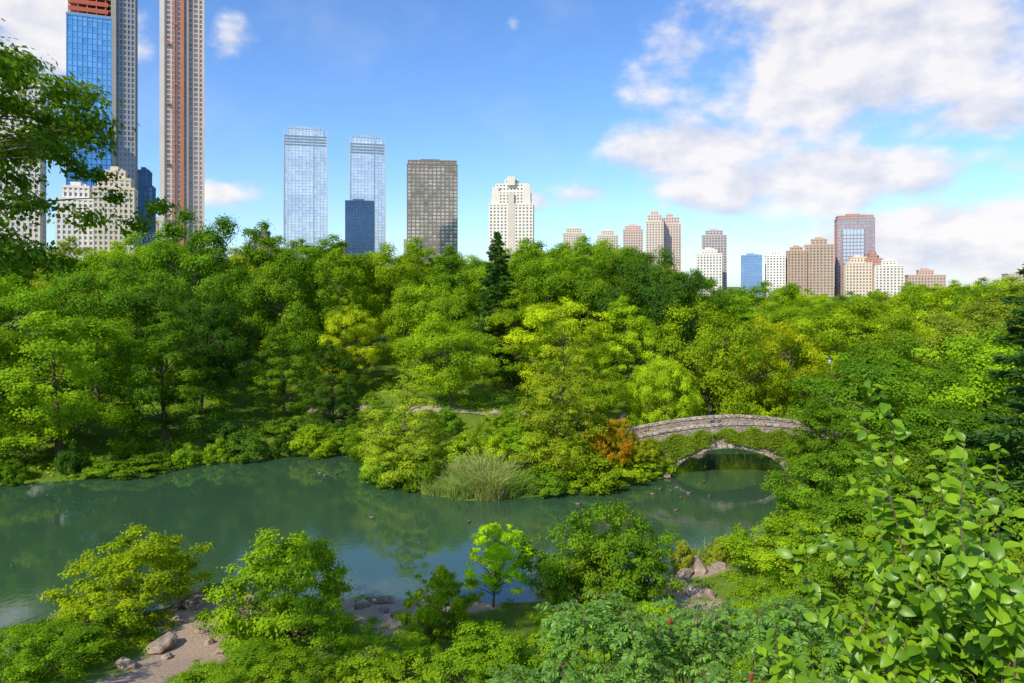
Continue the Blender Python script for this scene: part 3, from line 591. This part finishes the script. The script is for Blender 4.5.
tower('apartment_house', 106, 1200, 36, 26, [(0, 108, 1, 1), (108, 116, .7, .7)], (.64, .55, .44), WG, 4.2, 4.2, .5, .45, 0)
tower('apartment_house', 164, 1200, 32, 26, [(0, 104, 1, 1), (104, 112, .6, .7)], (.66, .57, .46), WG, 4.2, 4.2, .5, .45, 0)
tower('apartment_house', 190, 1100, 30, 26, [(0, 106, 1, 1), (106, 112, .8, .7)], (.55, .40, .33), WG, 4, 4, .5, .5, rad(-8))
tower('twin_towered_apartment', 222, 1090, 26, 22, [(0, 118, 1, 1), (118, 128, .8, .8), (128, 134, .45, .45)], (.62, .50, .41), WG, 4, 4, .5, .45, rad(-10))
tower('twin_towered_apartment', 250, 1110, 34, 22, [(0, 116, 1, 1), (116, 126, .85, .8), (126, 131, .3, .5)], (.58, .45, .38), WG, 4, 4, .5, .45, rad(-10))
tower('apartment_house', 303, 1050, 34, 26, [(0, 94, 1, 1), (94, 101, .7, .7)], (.45, .38, .35), WG, 4, 4.4, .35, .4, rad(-12))
tower('apartment_house', 281, 1000, 34, 26, [(0, 64, 1, 1), (64, 70, .6, .7)], (.74, .69, .62), WG, 4, 4.2, .5, .45, rad(-12))
tower('glass_office_block', 342, 1000, 28, 20, [(0, 62, 1, 1)], (.2, .3, .46), BG, 4.2, 4, .2, .25, rad(-18))
tower('apartment_house', 376, 1000, 25, 24, [(0, 62, 1, 1), (62, 67, .5, .6)], (.77, .72, .67), WG, 4, 4, .5, .45, rad(-16))
tower('apartment_house', 402, 990, 25, 24, [(0, 68, 1, 1), (68, 73, .6, .6)], (.46, .31, .21), WG, 4, 4.2, .45, .4, rad(-16))
tower('apartment_house', 432, 985, 36, 24, [(0, 76, 1, 1), (76, 84, .55, .6)], (.46, .33, .23), WG, 4, 4.5, .42, .42, rad(-20))
tower('brick_high_rise', 489, 1000, 48, 28, [(0, 114, 1, 1), (114, 118, .94, .9)], (.42, .22, .17), ((.12, .2, .32), (.38, .5, .6)), 4.6, 5.2, .24, .3, rad(-18),
      extra=[('glass_front', [(-17, -15.2, 6, 10, -14.5, 98)], (.4, .52, .66)), ('glass_front_mullion', [(-17 + 4.5 * i, -15.6, 6, -16.4 + 4.5 * i, -15.2, 98) for i in range(7)] + [(-17, -15.5, 10 + 5 * i, 10, -15.18, 11 + 5 * i) for i in range(17)], (.3, .2, .17))])
tower('apartment_house', 474, 960, 32, 22, [(0, 50, 1, 1), (50, 58, .6, .7)], (.66, .53, .40), WG, 4, 4, .5, .45, rad(-18))
tower('apartment_house', 505, 940, 34, 22, [(0, 46, 1, 1), (46, 53, .5, .6)], (.70, .63, .56), WG, 4, 4, .5, .45, rad(-18))
tower('brick_apartment_house', 492, 955, 20, 20, [(0, 56, 1, 1), (56, 63, .4, .5)], (.46, .22, .16), WG, 4, 4, .5, .5, rad(-18))
tower('apartment_house', 520, 1010, 16, 20, [(0, 62, 1, 1), (62, 68, .4, .5)], (.7, .65, .6), WG, 4, 4, .5, .5, rad(-18))
tower('apartment_house', 548, 1040, 30, 20, [(0, 44, 1, 1), (44, 52, .5, .5)], (.52, .4, .32), WG, 4, 4, .5, .5, rad(-18))
tower('apartment_house', 590, 1000, 46, 26, [(0, 34, 1, 1), (34, 41, .4, .6)], (.5, .36, .28), WG, 4, 4, .5, .5, rad(-20))
tower('apartment_house', 740, 1000, 60, 30, [(0, 36, 1, 1)], (.5, .42, .36), WG, 4, 4, .5, .5, rad(-20))

# ------------------------------------------------------------------ tree at the upper left (close to the viewpoint)
LT = tree('oak_near', 74, 22.3, 6.2, 14.0, 185, 260, .19, prof='round', rc=.145, limbs=90, trunk=.34, flat=.5, spread=.6, ldrop=.35)
obj('oak_tree', LT, (-17.9, 20, hz(-17.9, 20) - .2), 2.6, 1, (.052, .095, .012))

# ------------------------------------------------------------------ close shrub at lower right with big ovate leaves
def big_leaf_shrub(name, bx, by, stems, seed, col, leafL=.14):
    rng = np.random.default_rng(seed); A = Acc(); C = []; Nn = []; T = []
    def grow(s, d, L, r, depth):
        n = 12; P = [np.array(s, float)]; dd = nrm(np.array(d, float)); bend = rng.normal(size=3) * .04
        for i in range(n): dd = nrm(dd + bend + rng.normal(size=3) * .05 + np.array([0, 0, .03])); P.append(P[-1] + dd * L / n)
        P = np.array(P); tt = np.linspace(0, 1, n + 1); A.add(*tube(P, r * (1.05 - .85 * tt), 5), 0, smooth=True)
        m = int(L / .048); st = .35 if depth == 0 else .1
        for k in range(m):
            t = st + (1 - st) * k / m; p = np.array([np.interp(t, tt, P[:, j]) for j in range(3)]); q = P[min(int(t * n) + 1, n)] - P[min(int(t * n), n - 1)]
            q = nrm(q); a = k * 2.4 + rng.random(); ref = nrm(np.cross(q, [.3, .2, 1])); o = ref * math.cos(a) + np.cross(q, ref) * math.sin(a)
            C.append(p); T.append(nrm(o + q * .6 + np.array([0, 0, .1]))); Nn.append(nrm(np.array([-.15, -.3, .8]) + rng.normal(size=3) * .5 + q * .25))
        if depth == 0:
            for k in range(int(L * 3.6)):
                t = .3 + .6 * rng.random(); i = int(t * n); a = rng.random() * 6.28; o = np.array([math.cos(a), math.sin(a), .7])
                grow(P[i], nrm(o + nrm(P[i + 1] - P[i]) * .8), L * (.16 + .18 * rng.random()), r * .45, 1)
    for (dx, dy, hx, hy, h) in stems:
        s = np.array([bx + dx, by + dy, hz(bx + dx, by + dy) - .05]); e = np.array([bx + hx, by + hy, h]); v = e - s; grow(s, v, np.linalg.norm(v), .022, 0)
    C, Nn, T = map(np.array, (C, Nn, T)); n = len(C); L = leafL * (.5 + .7 * rng.random(n))
    V, Q = bigleaves(C, Nn, T, L, L * .66, .35, .16); var = np.repeat(rng.random(n), 8); A.add(V, Q, 1, var, smooth=True)
    obj(name, A.mesh(name, [BARK, LEAFB]), col=col)
LEAFB = leaf_material('broad_leaf', .45, .03, .88)
big_leaf_shrub('broadleaf_shrub', 4.0, 6.6, [(-.1, 0, -.3, -.1, 18.75), (.2, .1, .42, 0, 18.75), (0, 0, -.6, .1, 17.9), (.5, -.2, .85, -.2, 18.4), (-.1, -.3, 0, -.4, 18.3), (.3, .3, .15, .3, 18.2), (-.4, .1, -.9, 0, 17.2), (.1, -.3, .5, -.6, 17.9), (.5, 0, 1.0, 0, 18.2), (.2, 0, -.1, -.1, 17.6), (.3, .1, .6, .2, 18.5)], 3, (.10, .185, .010))
big_leaf_shrub('broadleaf_shrub', 3.1, 6.2, [(0, 0, -.1, 0, 17.0), (.2, 0, .25, .1, 17.3), (.1, .2, -.4, .2, 16.8), (-.1, -.1, .1, -.3, 17.0), (.4, 0, .6, 0, 17.4)], 5, (.11, .195, .010))
big_leaf_shrub('broadleaf_shrub', 4.9, 7.4, [(0, 0, 0, 0, 18.3), (.2, 0, .4, .1, 18.0), (-.2, .2, -.5, .2, 17.8), (.4, 0, .7, 0, 18.6)], 8, (.085, .16, .012))

# ------------------------------------------------------------------ sumac thicket, bottom centre
def sumac(name, bx, by, n_st, spread, top, seed, col, leafl=.62):
    rng = np.random.default_rng(seed); A = Acc(); C = []; Nn = []; T = []; LL = []
    for i in range(n_st):
        a = rng.random() * 6.28; q = rng.random() ** .5; sx = bx + spread * .5 * q * math.cos(a); sy = by + spread * .4 * q * math.sin(a)
        ex = bx + spread * q * math.cos(a); ey = by + spread * .7 * q * math.sin(a); ez = top - rng.random() ** 1.5 * 1.3 - .5 * q
        s = np.array([sx, sy, hz(sx, sy) - .1]); e = np.array([ex, ey, ez]); md = (s + e) / 2 + [0, 0, -.2]; tt = np.linspace(0, 1, 8)[:, None]
        A.add(*tube((1 - tt) ** 2 * s + 2 * tt * (1 - tt) * md + tt ** 2 * e, .035 * (1 - .65 * tt[:, 0]), 5), 0, smooth=True)
        if rng.random() < .12:
            A.add(*tube([e, e + [0, 0, .04], e + [0, 0, .09], e + [0.01, 0, .15]], [.03, .045, .035, .008], 8), 2, smooth=True)
        for k in range(15):
            b = k * 2.4 + rng.random() * .5; up = .8 - .06 * k + rng.normal() * .12; L = leafl * (.6 + .45 * rng.random()); dr = np.array([math.cos(b), math.sin(b), 0])
            u = np.linspace(0, 1, 8); P = e + [0, 0, -.035 * k] + dr * (L * u)[:, None] + np.array([0, 0, 1.]) * (L * (up * u - .75 * u ** 2))[:, None]
            A.add(*tube(P, .006 * (1.1 - u), 3), 0); per = np.array([-dr[1], dr[0], 0])
            for j in range(1, 12):
                t = .15 + .85 * j / 11.5; p = np.array([np.interp(t, u, P[:, c]) for c in range(3)]); ld = L * .28 * math.sin(math.pi * (.15 + .75 * t)) * (.85 + .3 * rng.random())
                for sg in (-1, 1):
                    C.append(p); T.append(per * sg + dr * .4 + [0, 0, -.15] + rng.normal(size=3) * .12); Nn.append(nrm(np.array([0, 0, 1.]) + dr * .3 + rng.normal(size=3) * .28)); LL.append(ld)
    C, Nn, T, LL = map(np.array, (C, Nn, T, LL)); T = nrm(T)
    V, Q = bigleaves(C, Nn, T, LL, LL * .42, .2, .1); A.add(V, Q, 1, np.repeat(rng.random(len(C)), 8), smooth=True)
    obj(name, A.mesh(name, [BARK, LEAFB, REDM]), col=col)
REDM = plain('sumac_fruit', (.3, .02, .02), .8, .4, 20)
for a_ in [(2.6, 16.6, 16, 1.6, 12.9, 1), (5.2, 17, 17, 1.7, 12.6, 2), (.9, 15.5, 12, 1.2, 11.9, 3), (7.4, 17.5, 13, 1.6, 12.2, 4), (4.0, 14, 12, 1.2, 12.4, 5), (6.3, 14, 10, 1.2, 12.3, 6), (9.2, 17, 10, 1.4, 12.0, 7)]:
    sumac('sumac_shrub', *a_, (.085, .175, .045))

# ------------------------------------------------------------------ world
SUN_EL = 42; az = rad(-141)  # from +Y, clockwise
w = bpy.data.worlds.new('World'); scene.world = w; w.use_nodes = True; nt = w.node_tree; nt.nodes.clear()
out = N(nt, 'ShaderNodeOutputWorld'); bg = N(nt, 'ShaderNodeBackground'); bg.inputs[1].default_value = .15
sky = N(nt, 'ShaderNodeTexSky', sky_type='NISHITA'); sky.sun_disc = False; sky.sun_elevation = rad(SUN_EL); sky.sun_rotation = az % (2 * math.pi)
sky.air_density = 1.0; sky.dust_density = .5; sky.ozone_density = 2.0
tc = N(nt, 'ShaderNodeTexCoord'); sp = N(nt, 'ShaderNodeSeparateXYZ'); nt.links.new(tc.outputs['Generated'], sp.inputs[0])
AZ = M(nt, 'ARCTAN2', sp.outputs[0], sp.outputs[1]); EL = M(nt, 'ARCSINE', sp.outputs[2])
blobs = [(.46, .285, .22, .10, 1.25), (.38, .25, .14, .06, 1.1), (.58, .195, .10, .03, 1.0), (.27, .185, .13, .045, 1.2), (.40, .135, .19, .045, 1.25), (.60, .055, .18, .055, 1.3), (.0, .355, .03, .03, .5), (-.38, .32, .07, .09, .45), (.11, .13, .12, .035, .7),
         (-.20, .40, .20, .035, .6), (-.60, .33, .14, .12, .9), (.02, .12, .08, .025, .65), (-.42, .12, .14, .035, .5), (1.3, .4, .4, .15, 1), (-1.4, .5, .4, .12, 1), (2.6, .5, .5, .2, .9), (-2.3, .4, .4, .15, .8), (.35, .62, .35, .16, 1.1), (-.3, .8, .3, .12, .9)]
fld = None
for a0, e0, ww, hh, amp in blobs:
    u = M(nt, 'DIVIDE', M(nt, 'SUBTRACT', AZ, a0), ww); v = M(nt, 'DIVIDE', M(nt, 'SUBTRACT', EL, e0), hh)
    q = M(nt, 'SQRT', M(nt, 'ADD', M(nt, 'MULTIPLY', u, u), M(nt, 'MULTIPLY', v, v)))
    b = M(nt, 'SUBTRACT', amp, q); fld = b if fld is None else M(nt, 'MAXIMUM', fld, b)
cb = N(nt, 'ShaderNodeCombineXYZ'); nt.links.new(AZ, cb.inputs[0]); nt.links.new(M(nt, 'MULTIPLY', EL, 1.5), cb.inputs[1])
off = N(nt, 'ShaderNodeVectorMath', operation='ADD'); off.inputs[1].default_value = (-.015, .028, 0); nt.links.new(cb.outputs[0], off.inputs[0])
n1 = NOISE(nt, cb.outputs[0], 8, 10, .54); n1b = NOISE(nt, off.outputs[0], 8, 10, .54); n2 = NOISE(nt, cb.outputs[0], 5, 4)
field = M(nt, 'ADD', M(nt, 'MAXIMUM', fld, -1.0), M(nt, 'MULTIPLY', M(nt, 'SUBTRACT', n1, .5), 2.7))
mask = MR(nt, field, -.1, .6, 0, .94, True)
veil = MR(nt, n2, .45, .75, 0, .14, True)
mask = M(nt, 'MAXIMUM', mask, veil)
rel = M(nt, 'MULTIPLY', M(nt, 'SUBTRACT', n1, n1b), 3.6)
cc = MIX(nt, M(nt, 'ADD', MR(nt, field, .1, 1.3, .5, .85), rel, clamp=True), (4.1, 4.4, 5.4), (6.6, 6.35, 6.3))
skc = MIX(nt, 1.0, sky.outputs[0], (.84, 1.02, 1.30), 'MULTIPLY')
hs = N(nt, 'ShaderNodeHueSaturation'); hs.inputs['Saturation'].default_value = 1.06; hs.inputs['Value'].default_value = 1.10; nt.links.new(skc, hs.inputs['Color'])
nt.links.new(MIX(nt, mask, hs.outputs[0], cc), bg.inputs[0]); nt.links.new(bg.outputs[0], out.inputs[0])

L = bpy.data.lights.new('sun', 'SUN'); L.energy = 5.0; L.angle = rad(.5); L.color = (1, .93, .79)
so = bpy.data.objects.new('sun', L); COL.objects.link(so)
sd = Vector((math.sin(az) * math.cos(rad(SUN_EL)), math.cos(az) * math.cos(rad(SUN_EL)), math.sin(rad(SUN_EL))))
so.rotation_euler = sd.to_track_quat('Z', 'Y').to_euler(); so.location = sd * 100

cd = bpy.data.cameras.new('camera'); cd.sensor_width = 36; cd.lens = 36 * 700 / 1024; cd.clip_start = .1; cd.clip_end = 12000
cd.shift_y = -(341.5 - 285) / 1024
co = bpy.data.objects.new('camera', cd); COL.objects.link(co); co.location = (0, 0, 20); co.rotation_euler = (rad(90), 0, 0); scene.camera = co
scene.view_settings.view_transform = 'Standard'; scene.view_settings.look = 'None'; scene.view_settings.exposure = 0
